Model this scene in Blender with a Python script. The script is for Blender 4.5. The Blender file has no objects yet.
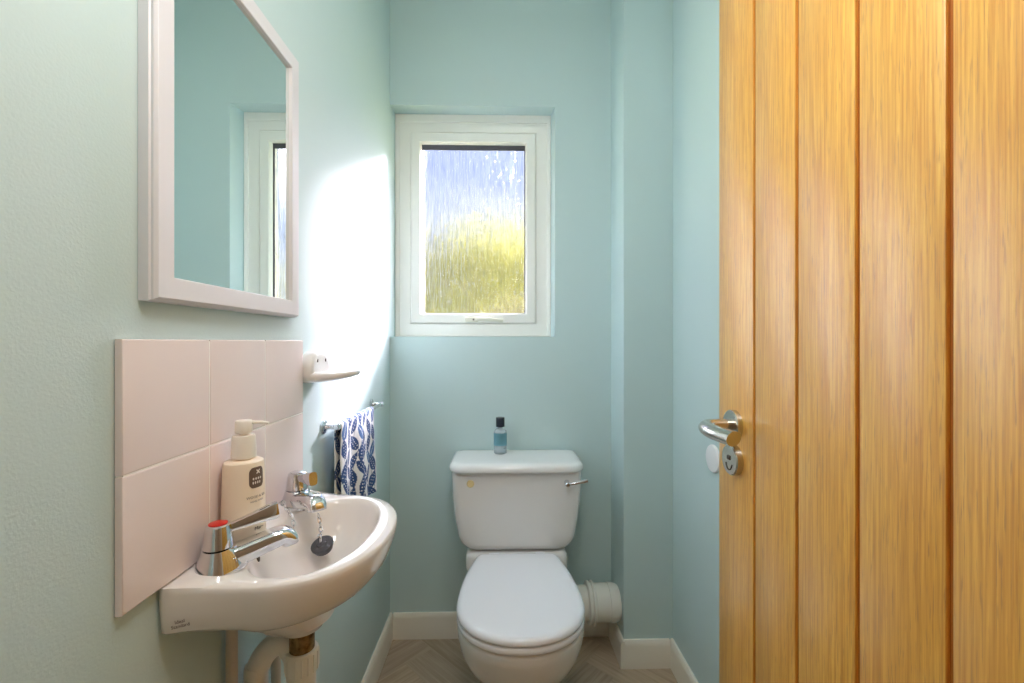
import bpy, bmesh, math, random
from mathutils import Vector, Matrix
random.seed(7)
C = bpy.context.scene.collection
PI = math.pi

# ------------------------------------------------------------------ materials
def lin(c):
    c = c / 255.0
    return c / 12.92 if c <= 0.04045 else ((c + 0.055) / 1.055) ** 2.4
def rgb(r, g, b): return (lin(r), lin(g), lin(b), 1.0)

def mat(name, col, rough=0.5, metal=0.0, **kw):
    m = bpy.data.materials.new(name); m.use_nodes = True
    b = m.node_tree.nodes['Principled BSDF']
    b.inputs['Base Color'].default_value = col
    b.inputs['Roughness'].default_value = rough
    b.inputs['Metallic'].default_value = metal
    for k, v in kw.items():
        b.inputs[k.replace('_', ' ')].default_value = v
    return m
def nd(m, t, **kw):
    n = m.node_tree.nodes.new(t)
    for k, v in kw.items(): setattr(n, k, v)
    return n
def lk(m, a, ao, b, bi): m.node_tree.links.new(a.outputs[ao], b.inputs[bi])
def P(m): return m.node_tree.nodes['Principled BSDF']

def noise_bump(m, scale, strength, dist=0.001, stretch=(1, 1, 1), detail=3):
    tc = nd(m, 'ShaderNodeTexCoord'); mp = nd(m, 'ShaderNodeMapping')
    mp.inputs['Scale'].default_value = stretch
    nz = nd(m, 'ShaderNodeTexNoise'); nz.inputs['Scale'].default_value = scale; nz.inputs['Detail'].default_value = detail
    bp = nd(m, 'ShaderNodeBump'); bp.inputs['Strength'].default_value = strength; bp.inputs['Distance'].default_value = dist
    lk(m, tc, 'Object', mp, 'Vector'); lk(m, mp, 'Vector', nz, 'Vector'); lk(m, nz, 'Fac', bp, 'Height'); lk(m, bp, 'Normal', P(m), 'Normal')
    return nz
def noise_colour(m, scale, c1, c2, lo=0.35, hi=0.65, stretch=(1, 1, 1), detail=4, coord='Object'):
    tc = nd(m, 'ShaderNodeTexCoord'); mp = nd(m, 'ShaderNodeMapping')
    mp.inputs['Scale'].default_value = stretch
    nz = nd(m, 'ShaderNodeTexNoise'); nz.inputs['Scale'].default_value = scale; nz.inputs['Detail'].default_value = detail
    r = nd(m, 'ShaderNodeValToRGB'); e = r.color_ramp.elements
    e[0].position = lo; e[0].color = c1; e[1].position = hi; e[1].color = c2
    lk(m, tc, coord, mp, 'Vector'); lk(m, mp, 'Vector', nz, 'Vector'); lk(m, nz, 'Fac', r, 'Fac'); lk(m, r, 'Color', P(m), 'Base Color')
    return r

PAINT = mat('teal_paint', rgb(196, 216, 216), 0.6)
noise_bump(PAINT, 300, 0.4, 0.0009)
CEIL = mat('ceiling_paint', rgb(238, 238, 234), 0.8)
HALL = mat('hall_paint', rgb(226, 206, 180), 0.8)
SKIRT = mat('skirting_gloss', rgb(236, 230, 218), 0.35)
UPVC = mat('white_upvc', rgb(238, 236, 230), 0.3)
GASKET = mat('black_gasket', rgb(70, 70, 78), 0.6)
HANDLEW = mat('cream_plastic', rgb(226, 222, 205), 0.35)
CHINA = mat('white_china', rgb(233, 231, 230), 0.12, Coat_Weight=0.4, Coat_Roughness=0.04)
BASIN = mat('white_vitreous_china', rgb(238, 232, 229), 0.1, Coat_Weight=0.4, Coat_Roughness=0.03)
SEATM = mat('white_seat_gloss', rgb(240, 240, 246), 0.16)
TILE = mat('blush_white_tile', rgb(240, 226, 224), 0.07)
GROUT = mat('grout', rgb(248, 244, 240), 0.8)
FRAMEW = mat('white_painted_wood', rgb(221, 219, 224), 0.38)
CHROME = mat('chrome', rgb(222, 224, 228), 0.06, 1.0)
SATIN = mat('satin_nickel', rgb(205, 200, 192), 0.24, 1.0)
BRASS = mat('aged_brass', rgb(140, 112, 72), 0.42, 1.0)
noise_colour(BRASS, 90, rgb(96, 74, 46), rgb(168, 138, 92))
RED = mat('red_index', rgb(205, 34, 26), 0.3)
BLUE = mat('blue_index', rgb(40, 60, 110), 0.3)
RUBBER = mat('grey_rubber', rgb(70, 70, 76), 0.55)
DARK = mat('dark_hole', rgb(74, 62, 52), 0.7)
PLASTW = mat('white_pipe_plastic', rgb(232, 230, 222), 0.32)
PIPEP = mat('painted_pipe', rgb(196, 186, 172), 0.4)
CREAM = mat('cream_button', rgb(232, 212, 160), 0.35)
PUMPW = mat('ivory_plastic', rgb(242, 236, 226), 0.32)
BOTTLEW = mat('ivory_bottle', rgb(244, 228, 206), 0.28)
BROWN = mat('brown_print', rgb(110, 92, 80), 0.5)
PRINT = mat('grey_print', rgb(128, 110, 106), 0.5)
WHITEP = mat('white_print', rgb(238, 232, 226), 0.5)
BUMPER = mat('white_rubber', rgb(240, 240, 242), 0.4)
MIRROR = mat('silvered_glass', rgb(236, 242, 238), 0.0, 1.0)
CAPB = mat('black_cap', rgb(40, 46, 56), 0.25)
LABELB = mat('teal_label', rgb(98, 148, 160), 0.45)
GLASS = mat('clear_glass', rgb(236, 244, 250), 0.03, 0.0, IOR=1.3, Transmission_Weight=0.7)
STEM = mat('bark', rgb(110, 90, 70), 0.8)
LAWN = mat('lawn', rgb(120, 140, 60), 0.9)
noise_colour(LAWN, 3, rgb(104, 120, 52), rgb(150, 150, 78))

# oak: straight grain up the door (object Z), short dark pores
OAK = mat('oiled_oak', rgb(214, 150, 66), 0.40, Coat_Weight=1.0, Coat_Roughness=.30, Coat_IOR=1.6)
def make_oak(m):
    tc = nd(m, 'ShaderNodeTexCoord')
    geo = tc
    mp = nd(m, 'ShaderNodeMapping'); mp.inputs['Scale'].default_value = (1, 1, 0.022)
    n1 = nd(m, 'ShaderNodeTexNoise'); n1.inputs['Scale'].default_value = 380; n1.inputs['Detail'].default_value = 4; n1.inputs['Distortion'].default_value = 0.4
    mp2 = nd(m, 'ShaderNodeMapping'); mp2.inputs['Scale'].default_value = (1, 1, 0.055)
    n2 = nd(m, 'ShaderNodeTexNoise'); n2.inputs['Scale'].default_value = 520; n2.inputs['Detail'].default_value = 2
    mp3 = nd(m, 'ShaderNodeMapping'); mp3.inputs['Scale'].default_value = (1, 1, 0.10)
    n3 = nd(m, 'ShaderNodeTexNoise'); n3.inputs['Scale'].default_value = 9; n3.inputs['Detail'].default_value = 2
    for a, b in ((mp, n1), (mp2, n2), (mp3, n3)):
        lk(m, tc, 'Object', a, 'Vector'); lk(m, a, 'Vector', b, 'Vector')
    r1 = nd(m, 'ShaderNodeValToRGB'); e = r1.color_ramp.elements
    e[0].position = .3; e[0].color = rgb(222, 150, 52); e[1].position = .68; e[1].color = rgb(254, 202, 94)
    r2 = nd(m, 'ShaderNodeValToRGB'); e = r2.color_ramp.elements
    e[0].position = .30; e[0].color = (0, 0, 0, 1); e[1].position = .42; e[1].color = (1, 1, 1, 1)
    r3 = nd(m, 'ShaderNodeValToRGB'); e = r3.color_ramp.elements
    e[0].position = .3; e[0].color = rgb(240, 234, 226); e[1].position = .7; e[1].color = (1, 1, 1, 1)
    lk(m, n1, 'Fac', r1, 'Fac'); lk(m, n2, 'Fac', r2, 'Fac'); lk(m, n3, 'Fac', r3, 'Fac')
    mx = nd(m, 'ShaderNodeMixRGB', blend_type='MIX'); mx.inputs['Color1'].default_value = rgb(214, 152, 76)
    lk(m, r2, 'Color', mx, 'Fac'); lk(m, r1, 'Color', mx, 'Color2')
    mm = nd(m, 'ShaderNodeMixRGB', blend_type='MULTIPLY'); mm.inputs['Fac'].default_value = 1
    lk(m, mx, 'Color', mm, 'Color1'); lk(m, r3, 'Color', mm, 'Color2')
    lk(m, mm, 'Color', P(m), 'Base Color')
    bp = nd(m, 'ShaderNodeBump'); bp.inputs['Strength'].default_value = .25; bp.inputs['Distance'].default_value = .001
    lk(m, n2, 'Fac', bp, 'Height'); lk(m, bp, 'Normal', P(m), 'Normal')
make_oak(OAK)
OAKD = mat('dark_brown_oak', rgb(176, 104, 34), 0.5)  # darker brown for the core slab that shows between the planks

# floor: grey-brown wood vinyl; UV runs along each plank, 'tone' differs from plank to plank
VINYL = mat('greige_wood_vinyl', rgb(170, 155, 138), 0.5)
def make_vinyl(m):
    uv = nd(m, 'ShaderNodeUVMap'); mp = nd(m, 'ShaderNodeMapping'); mp.inputs['Scale'].default_value = (3, 55, 1)
    nz = nd(m, 'ShaderNodeTexNoise'); nz.inputs['Scale'].default_value = 1.6; nz.inputs['Detail'].default_value = 5; nz.inputs['Distortion'].default_value = .5
    lk(m, uv, 'UV', mp, 'Vector'); lk(m, mp, 'Vector', nz, 'Vector')
    r = nd(m, 'ShaderNodeValToRGB'); e = r.color_ramp.elements
    e[0].position = .3; e[0].color = rgb(166, 148, 126); e[1].position = .7; e[1].color = rgb(192, 175, 153)
    lk(m, nz, 'Fac', r, 'Fac')
    at = nd(m, 'ShaderNodeAttribute'); at.attribute_name = 'tone'
    mm = nd(m, 'ShaderNodeMixRGB', blend_type='MULTIPLY'); mm.inputs['Fac'].default_value = 1
    lk(m, r, 'Color', mm, 'Color1'); lk(m, at, 'Color', mm, 'Color2'); lk(m, mm, 'Color', P(m), 'Base Color')
make_vinyl(VINYL)
SEAM = mat('floor_seam', rgb(112, 98, 84), 0.8)

# towel print comes from a colour attribute
TOWEL = mat('printed_cotton', (1, 1, 1, 1), 0.9)
_a = nd(TOWEL, 'ShaderNodeAttribute'); _a.attribute_name = 'print'
lk(TOWEL, _a, 'Color', P(TOWEL), 'Base Color')
_tc = nd(TOWEL, 'ShaderNodeTexCoord'); _n = nd(TOWEL, 'ShaderNodeTexNoise'); _n.inputs['Scale'].default_value = 500
_b = nd(TOWEL, 'ShaderNodeBump'); _b.inputs['Strength'].default_value = .4; _b.inputs['Distance'].default_value = .001
lk(TOWEL, _tc, 'Object', _n, 'Vector'); lk(TOWEL, _n, 'Fac', _b, 'Height'); lk(TOWEL, _b, 'Normal', P(TOWEL), 'Normal')

# obscure glass: rain-streaked texture, part clear and part rough refraction
def make_obscure():
    m = bpy.data.materials.new('obscure_glass'); m.use_nodes = True
    nt = m.node_tree; nt.nodes.remove(P(m)); out = nt.nodes['Material Output']
    tc = nd(m, 'ShaderNodeTexCoord'); mp = nd(m, 'ShaderNodeMapping'); mp.inputs['Scale'].default_value = (1, 1, .09)
    nz = nd(m, 'ShaderNodeTexNoise'); nz.inputs['Scale'].default_value = 150; nz.inputs['Detail'].default_value = 3
    lk(m, tc, 'Object', mp, 'Vector'); lk(m, mp, 'Vector', nz, 'Vector')
    bp = nd(m, 'ShaderNodeBump'); bp.inputs['Strength'].default_value = .9; bp.inputs['Distance'].default_value = .006
    lk(m, nz, 'Fac', bp, 'Height')
    rf = nd(m, 'ShaderNodeBsdfRefraction'); rf.inputs['IOR'].default_value = 1.32; rf.inputs['Roughness'].default_value = .26
    rf.inputs['Color'].default_value = (.97, .98, 1, 1)
    lk(m, bp, 'Normal', rf, 'Normal')
    cr = nd(m, 'ShaderNodeValToRGB'); e = cr.color_ramp.elements
    e[0].position = .38; e[0].color = (.80, .82, .86, 1); e[1].position = .58; e[1].color = (1, 1, 1, 1)
    lk(m, nz, 'Fac', cr, 'Fac'); lk(m, cr, 'Color', rf, 'Color')
    tr = nd(m, 'ShaderNodeBsdfTransparent'); tr.inputs['Color'].default_value = (.97, .98, 1, 1)
    gl = nd(m, 'ShaderNodeBsdfGlossy'); gl.inputs['Roughness'].default_value = .12
    lk(m, bp, 'Normal', gl, 'Normal')
    m1 = nd(m, 'ShaderNodeMixShader'); m1.inputs['Fac'].default_value = .34
    lk(m, rf, 'BSDF', m1, 1); lk(m, tr, 'BSDF', m1, 2)
    m2 = nd(m, 'ShaderNodeMixShader'); m2.inputs['Fac'].default_value = .05
    lk(m, m1, 'Shader', m2, 1); lk(m, gl, 'BSDF', m2, 2)
    lk(m, m2, 'Shader', out, 'Surface')
    return m
OBSCURE = make_obscure()

def make_leaf():
    m = bpy.data.materials.new('sunlit_leaf'); m.use_nodes = True
    nt = m.node_tree; nt.nodes.remove(P(m)); out = nt.nodes['Material Output']
    at = nd(m, 'ShaderNodeAttribute'); at.attribute_name = 'tone'
    d = nd(m, 'ShaderNodeBsdfDiffuse'); t = nd(m, 'ShaderNodeBsdfTranslucent')
    lk(m, at, 'Color', d, 'Color'); lk(m, at, 'Color', t, 'Color')
    mx = nd(m, 'ShaderNodeMixShader'); mx.inputs['Fac'].default_value = .5
    lk(m, d, 'BSDF', mx, 1); lk(m, t, 'BSDF', mx, 2); lk(m, mx, 'Shader', out, 'Surface')
    return m
LEAF = make_leaf()

# ------------------------------------------------------------------ mesh helpers
def link(name, bm, material, parent=None, smooth=35, recalc=True):
    if recalc: bmesh.ops.recalc_face_normals(bm, faces=bm.faces)
    me = bpy.data.meshes.new(name); bm.to_mesh(me); bm.free()
    for m in (material if isinstance(material, (list, tuple)) else [material]): me.materials.append(m)
    if smooth:
        me.polygons.foreach_set('use_smooth', [True] * len(me.polygons))
        me.set_sharp_from_angle(angle=math.radians(smooth))
    o = bpy.data.objects.new(name, me); C.objects.link(o)
    if parent: o.parent = parent
    return o
def tag(o, label=None, cat=None, group=None, kind=None):
    if label: o['label'] = label
    if cat: o['category'] = cat
    if group: o['group'] = group
    if kind: o['kind'] = kind
    return o
def thing(name, label, cat, loc=(0, 0, 0), group=None, kind=None):
    o = bpy.data.objects.new(name, None); C.objects.link(o); o.location = loc
    o.empty_display_size = .05
    return tag(o, label, cat, group, kind)
def rebase(root):
    """children were modelled in world space: keep them there under an Empty at the thing's base"""
    for ch in root.children: ch.matrix_parent_inverse = Matrix.Translation(-Vector(root.location))

def box(bm, lo, hi, bev=0, seg=2):
    x0, y0, z0 = lo; x1, y1, z1 = hi
    vs = [bm.verts.new(p) for p in ((x0,y0,z0),(x1,y0,z0),(x1,y1,z0),(x0,y1,z0),(x0,y0,z1),(x1,y0,z1),(x1,y1,z1),(x0,y1,z1))]
    fs = [bm.faces.new([vs[i] for i in f]) for f in ((0,3,2,1),(4,5,6,7),(0,1,5,4),(1,2,6,5),(2,3,7,6),(3,0,4,7))]
    if bev:
        es = list({e for f in fs for e in f.edges})
        bmesh.ops.bevel(bm, geom=es, offset=bev, segments=seg, profile=.5, affect='EDGES')
def rings(bm, rs, cap0=True, cap1=True, closed=False):
    """bridge a list of equally long loops of points"""
    vr = [[bm.verts.new(p) for p in r] for r in rs]
    n = len(vr[0]); m = len(vr)
    for i in range(m if closed else m - 1):
        a, b = vr[i], vr[(i + 1) % m]
        for j in range(n):
            k = (j + 1) % n
            bm.faces.new((a[j], a[k], b[k], b[j]))
    if not closed:
        if cap0: bm.faces.new(vr[0][::-1])
        if cap1: bm.faces.new(vr[-1])
    return vr
def frame_axes(d):
    d = Vector(d).normalized()
    u = Vector((0, 0, 1)) if abs(d.z) < .95 else Vector((1, 0, 0))
    s = d.cross(u).normalized(); t = s.cross(d).normalized()
    return s, t
def lathe(bm, prof, c=(0, 0, 0), axis=(0, 0, 1), n=40, sx=1, sy=1):
    """prof: (radius, height along axis)"""
    ax = Vector(axis).normalized(); s, t = frame_axes(ax); c = Vector(c)
    rs = []
    for r, h in prof:
        r = max(r, .0002)
        rs.append([c + ax * h + (s * math.cos(2*PI*i/n) * sx + t * math.sin(2*PI*i/n) * sy) * r for i in range(n)])
    rings(bm, rs)
def smooth_path(pts, k=8):
    pts = [Vector(p) for p in pts]
    if len(pts) < 3: return pts
    out = []
    q = [pts[0] * 2 - pts[1]] + pts + [pts[-1] * 2 - pts[-2]]
    for i in range(1, len(q) - 2):
        a, b, c, d = q[i-1:i+3]
        for j in range(k):
            t = j / k
            out.append(.5 * ((2*b) + (-a + c)*t + (2*a - 5*b + 4*c - d)*t*t + (-a + 3*b - 3*c + d)*t**3))
    out.append(pts[-1])
    return out
def tube(bm, pts, rad, n=16, sect=None):
    """sweep a circle (or a section of (side, up) multipliers) along a path; rad number or list"""
    pts = [Vector(p) for p in pts]; m = len(pts)
    rs = []; s0 = None
    for i, p in enumerate(pts):
        d = (pts[min(i+1, m-1)] - pts[max(i-1, 0)]).normalized()
        if s0 is None: s, t = frame_axes(d)
        else:
            s = (s0 - d * s0.dot(d)).normalized(); t = s.cross(d).normalized()
        s0 = s
        r = rad[i] if isinstance(rad, (list, tuple)) else rad
        if isinstance(r, (list, tuple)): ra, rb = r
        else: ra = rb = r
        rs.append([p + s * math.cos(2*PI*j/n) * ra + t * math.sin(2*PI*j/n) * rb for j in range(n)])
    rings(bm, rs)
def mitre(bm, origin, u, v, w, rect, prof):
    """picture-frame loop: rect (u0,v0,u1,v1) in the plane; prof list of (inset, height along w)"""
    o, u, v, w = map(Vector, (origin, u, v, w)); u0, v0, u1, v1 = rect
    rs = []
    for d, h in prof:
        if not isinstance(d, (list, tuple)): d = (d, d, d, d)
        rs.append([o + u*a + v*b + w*h for a, b in ((u0+d[0], v0+d[1]), (u1-d[2], v0+d[1]), (u1-d[2], v1-d[3]), (u0+d[0], v1-d[3]))])
    rings(bm, rs, closed=True)
def text_mesh(s, size, extrude=.0002):
    cu = bpy.data.curves.new('txt', 'FONT'); cu.body = s; cu.size = size; cu.extrude = extrude; cu.align_x = 'CENTER'; cu.align_y = 'CENTER'; cu.resolution_u = 3
    o = bpy.data.objects.new('txt', cu); C.objects.link(o)
    dg = bpy.context.evaluated_depsgraph_get()
    me = bpy.data.meshes.new_from_object(o.evaluated_get(dg))
    bpy.data.objects.remove(o); bpy.data.curves.remove(cu)
    bm = bmesh.new(); bm.from_mesh(me); bpy.data.meshes.remove(me)
    return bm

# ------------------------------------------------------------------ dimensions (metres); camera eye at x=0, y=0
XL, XR, YB, ZC = -.439, .612, 1.755, 2.56        # left wall, right wall, back wall, ceiling
BXL, BXF, BYF = .4325, .4345, 1.580               # pipe boxing: left face (back, front edge) and front
WX1, WZ0, WZ1 = .2095, 1.1795, 2.0874             # window opening right edge, bottom, top
YO = 1.905                                        # outside face of the back wall

# ------------------------------------------------------------------ room shell
def shell(name, boxes, m):
    bm = bmesh.new()
    for lo, hi in boxes: box(bm, lo, hi)
    return tag(link(name, bm, m, smooth=0), kind='structure')
shell('wall_left', [((XL-.1, .06, 0), (XL, YO, ZC))], PAINT)
shell('wall_right', [((XR, .06, 0), (XR+.1, YO, ZC))], PAINT)
bm = bmesh.new()
box(bm, (XL, YB, 0), (XR, YO, WZ0)); 
# above the opening (soffit rises slightly outwards) and right of it (reveal splayed)
def hexa(bm, p):
    vs = [bm.verts.new(q) for q in p]
    for f in ((0,3,2,1),(4,5,6,7),(0,1,5,4),(1,2,6,5),(2,3,7,6),(3,0,4,7)): bm.faces.new([vs[i] for i in f])
hexa(bm, [(XL,YB,WZ1),(XR,YB,WZ1),(XR,YO,WZ1+.012),(XL,YO,WZ1+.012),(XL,YB,ZC),(XR,YB,ZC),(XR,YO,ZC),(XL,YO,ZC)])
hexa(bm, [(WX1,YB,WZ0),(XR,YB,WZ0),(XR,YO,WZ0),(WX1-.012,YO,WZ0),(WX1,YB,WZ1),(XR,YB,WZ1),(XR,YO,WZ1+.012),(WX1-.012,YO,WZ1+.012)])
tag(link('wall_back', bm, PAINT, smooth=0), kind='structure')
bm = bmesh.new()
hexa(bm, [(BXF,BYF,0),(XR,BYF,0),(XR,YB,0),(BXL,YB,0),(BXF,BYF,ZC),(XR,BYF,ZC),(XR,YB,ZC),(BXL,YB,ZC)])
tag(link('wall_boxing', bm, PAINT, smooth=0), 'teal painted full-height pipe boxing in the corner beside the toilet', 'pipe boxing', kind='structure')
shell('wall_front', [((-1.0, .06, 0), (-.372, .16, ZC)), ((.466, .06, 0), (1.0, .16, ZC)), ((-.372, .06, 2.0), (.466, .16, ZC))], PAINT)
shell('ceiling', [((-1.0, -1.5, ZC), (1.0, YO, ZC+.08))], CEIL)
shell('wall_hall_left', [((-1.06, -1.5, 0), (-1.0, .16, ZC))], HALL)
shell('wall_hall_right', [((1.0, -1.5, 0), (1.06, .16, ZC))], HALL)
shell('wall_hall_back', [((-1.06, -1.56, 0), (1.06, -1.5, ZC))], HALL)
bm = bmesh.new()
mitre_pts = [(-.372, .05), (-.34, .05), (-.34, .17), (-.372, .17)]
box(bm, (-.372, .05, 0), (-.344, .17, 2.0)); box(bm, (.462, .05, 0), (.49, .17, 2.0)); box(bm, (-.344, .05, 1.99), (.462, .17, 2.02))
tag(link('trim_1', bm, SKIRT, smooth=0), kind='structure')

# floor: herringbone planks
def floor():
    bm = bmesh.new(); uvl = bm.loops.layers.uv.new('UVMap'); cl = bm.loops.layers.float_color.new('tone')
    W, L = .115, .46
    x0, x1, y0, y1 = -1.06, 1.06, -1.56, YO
    s = math.sqrt(.5); g = .0011
    def plank(a0, b0, a1, b1, along_a):
        # (a,b) frame turned by 45 degrees
        pts = [(a0+g, b0+g), (a1-g, b0+g), (a1-g, b1-g), (a0+g, b1-g)]
        W3 = [((a - b) * s + .06, (a + b) * s + .55) for a, b in pts]
        if not any(x0 < p[0] < x1 and y0 < p[1] < y1 for p in W3): return
        vs = [bm.verts.new((p[0], p[1], 0)) for p in W3]
        f = bm.faces.new(vs); f.material_index = 0
        t = random.uniform(.80, 1.07); ou, ov = random.random()*7, random.random()*7
        tint = (t, t * random.uniform(.975, 1.0), t * random.uniform(.95, 1.0), 1)
        for lp, (a, b) in zip(f.loops, pts):
            lp[uvl].uv = ((a, b) if along_a else (b, a)); lp[uvl].uv.x += ou; lp[uvl].uv.y += ov; lp[cl] = tint
    n = int(L / W)
    for i in range(-40, 60):
        for j in range(-14, 14):
            a = i * W + j * 2 * L * 0; b = 0
            # herringbone lattice: step (W, W) and (L+?, ...)
            ox = i * W + j * L; oy = i * W - j * L
            plank(ox, oy, ox + L, oy + W, True)
            plank(ox, oy + W, ox + W, oy + W + L, False)
    # clip to the room
    for co, no in (((x0,0,0),(-1,0,0)), ((x1,0,0),(1,0,0)), ((0,y0,0),(0,-1,0)), ((0,y1,0),(0,1,0))):
        bmesh.ops.bisect_plane(bm, geom=bm.verts[:]+bm.edges[:]+bm.faces[:], plane_co=co, plane_no=no, clear_outer=True)
    for f in bm.faces:
        if f.normal.z < 0: f.normal_flip()
    n0 = len(bm.faces)
    b2 = bmesh.new()
    hexa(b2, [(x0,y0,-.05),(x1,y0,-.05),(x1,y1,-.05),(x0,y1,-.05),(x0,y0,-.0006),(x1,y0,-.0006),(x1,y1,-.0006),(x0,y1,-.0006)])
    me = bpy.data.meshes.new('t'); b2.to_mesh(me); b2.free()
    bm.from_mesh(me); bpy.data.meshes.remove(me)
    bm.faces.ensure_lookup_table()
    for f in bm.faces[n0:]: f.material_index = 1
    return tag(link('floor', bm, [VINYL, SEAM], smooth=0, recalc=False), kind='structure')
floor()

# skirtings: swept moulded profile
def skirting(name, p0, p1, nrm, h=.098):
    p0, p1, nrm = Vector(p0), Vector(p1), Vector(nrm)
    prof = [(0, 0), (.0145, 0), (.0145, h-.018), (.012, h-.006), (.007, h), (0, h)]
    bm = bmesh.new()
    rings(bm, [[p + nrm * a + Vector((0, 0, b)) for a, b in prof] for p in (p0, p1)])
    tag(link(name, bm, SKIRT), kind='structure')
skirting('baseboard_left', (XL, .16, 0), (XL, YB, 0), (1, 0, 0))
skirting('baseboard_back', (XL+.0145, YB, 0), (BXL, YB, 0), (0, -1, 0))
skirting('baseboard_boxing', (BXF, BYF, 0), (XR-.0145, BYF, 0), (0, -1, 0), .098)
skirting('baseboard_boxing_side', (BXL, YB-.0145, 0), (BXF, BYF-.0145, 0), (-1, 0, 0), .098)
skirting('baseboard_right', (XR, .16, 0), (XR, BYF, 0), (-1, 0, 0), .098)

# ------------------------------------------------------------------ window
win = thing('window_1', 'white window with streaked obscure glass above the toilet', 'window', (-.12, 1.87, WZ0), kind='structure')
YF = 1.90
bm = bmesh.new()
mitre(bm, (0, YF, 0), (1,0,0), (0,0,1), (0,-1,0), (-.4385, 1.1805, .2025, 2.0945),
      [(0, 0), (0, .063), (.003, .066), ((.016, .003, .015, .03), .062), ((.018, .006, .017, .032), .058), ((.060, .050, .060, .070), .057), ((.063, .054, .0635, .0735), .054), ((.063, .054, .0635, .0735), 0)])
link('frame', bm, UPVC, win, smooth=25)
bm = bmesh.new()
mitre(bm, (0, YF, 0), (1,0,0), (0,0,1), (0,-1,0), (-.3745, 1.2355, .1385, 2.0195),
      [(0, 0), (0, .060), (.003, .064), (.0345, .063), (.0395, .056), (.0415, .044), (.0415, 0)])
sash = link('sash', bm, UPVC, win, smooth=25)
bm = bmesh.new()
mitre(bm, (0, YF, 0), (1,0,0), (0,0,1), (0,-1,0), (-.3335, 1.2765, .0975, 1.9785),
      [(-.002, .030), (-.002, .043), ((.004, .002, .004, .018), .036), ((.004, .002, .004, .018), .030)])
link('gasket', bm, GASKET, win, smooth=0)
bm = bmesh.new()
box(bm, (-.334, YF-.034, 1.276), (.098, YF-.029, 1.979))
tag(link('pane', bm, OBSCURE, win, smooth=0), 'streaked obscure glass')
bm = bmesh.new()
hz = 1.2495
box(bm, (-.150, YF-.083, hz-.0105), (-.098, YF-.0645, hz+.0105), .004, 3)
hb = link('handle_base', bm, HANDLEW, win)
bm = bmesh.new()
tube(bm, smooth_path([(-.107, YF-.086, hz), (-.085, YF-.092, hz+.001), (-.03, YF-.093, hz-.001), (.004, YF-.088, hz-.002)], 5), [(.007, .0075)]*5+[(.006,.0075)]*5+[(.0055,.007)]*5+[(.006,.006)], 12)
link('handle_lever', bm, HANDLEW, hb)
bm = bmesh.new(); lathe(bm, [(.0035, 0), (.0035, .002)], (-.116, YF-.083, hz), (0,-1,0), 12); link('lock_button', bm, DARK, hb)
rebase(win)

# ------------------------------------------------------------------ oak door, opened flat along the right-hand wall
DX, DY0, DY1, DZ0, DZ1 = .42, .178, .8523, .008, 1.985
door = thing('door_1', 'oak door with vertical grooves standing open along the side wall', 'door', (DX+.02, DY0, 0), kind='structure')
gro = [.3005, .4089, .5173, .6255, .7326]
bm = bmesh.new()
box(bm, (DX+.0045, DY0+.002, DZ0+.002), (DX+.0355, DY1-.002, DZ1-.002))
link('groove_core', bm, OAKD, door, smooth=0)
bm = bmesh.new()
ed = [DY0] + gro + [DY1]
gw = .0034
for i in range(6):
    a = ed[i] + (gw if i else 0); b = ed[i+1] - (gw if i < 5 else 0)
    for xa, xb in ((DX, DX+.0056), (DX+.0344, DX+.04)):
        box(bm, (xa, a, DZ0), (xb, b, DZ1), .0014, 2)
link('door_leaf', bm, OAK, door, smooth=30)
HY, HZ = .7920, 1.0105
def rose(c, r, h):
    bm = bmesh.new(); lathe(bm, [(r, 0), (r, h-.002), (r-.002, h), (.001, h)], c, (-1,0,0), 40); return bm
ro = link('handle_rose', rose((DX, HY, HZ), .0262, .0105), SATIN, door)
bm = bmesh.new()
# neck out of the rose, elbow, grip back towards the hinge; oval section
pth = smooth_path([(DX-.008, HY, HZ), (DX-.032, HY+.0005, HZ-.0005), (DX-.051, HY-.004, HZ-.001), (DX-.0615, HY-.022, HZ-.002), (DX-.0605, HY-.048, HZ-.004), (DX-.048, HY-.086, HZ-.007)], 7)
n = len(pth)
tube(bm, pth, [(.0098 + .0055*min(1, i/(n*.8)), .0102 + .0022*min(1, i/(n*.8))) for i in range(n)], 28)
link('handle_lever', bm, SATIN, ro, smooth=50)
lr = link('lock_rose', rose((DX, .7915, .9475), .0275, .0120), SATIN, door)
bm = bmesh.new(); box(bm, (DX-.0135, .787, .9475), (DX-.0115, .797, .9555), .0008); link('coin_slot', bm, DARK, lr)
bm = bmesh.new(); tube(bm, [(DX-.0125, .7915+.011*math.cos(a), .9475+.017*math.sin(a)-.001) for a in [math.radians(200+i*14) for i in range(11)]], .0008, 8); link('indicator_groove', bm, DARK, lr)
bm = bmesh.new(); box(bm, (DX+.009, DY1-.0005, .93), (DX+.031, DY1+.0012, 1.09)); link('latch_plate', bm, SATIN, door, smooth=0)
bm = bmesh.new(); lathe(bm, [(.0262, 0), (.0262, .009), (.001, .0105)], (DX+.04, HY, HZ), (1,0,0), 32)
tube(bm, smooth_path([(DX+.048, HY, HZ), (DX+.07, HY-.003, HZ), (DX+.078, HY-.03, HZ), (DX+.076, HY-.09, HZ-.004)], 6), .010, 16); link('inner_handle', bm, SATIN, door)
for hzz in (.25, 1.0, 1.75):
    bm = bmesh.new(); lathe(bm, [(.006, -.05), (.006, .05)], (DX+.046, DY0-.006, hzz), (0,0,1), 16); box(bm, (DX+.012, DY0-.0018, hzz-.05), (DX+.04, DY0-.0002, hzz+.05)); link('hinge', bm, SATIN, door)
rebase(door)

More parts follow.
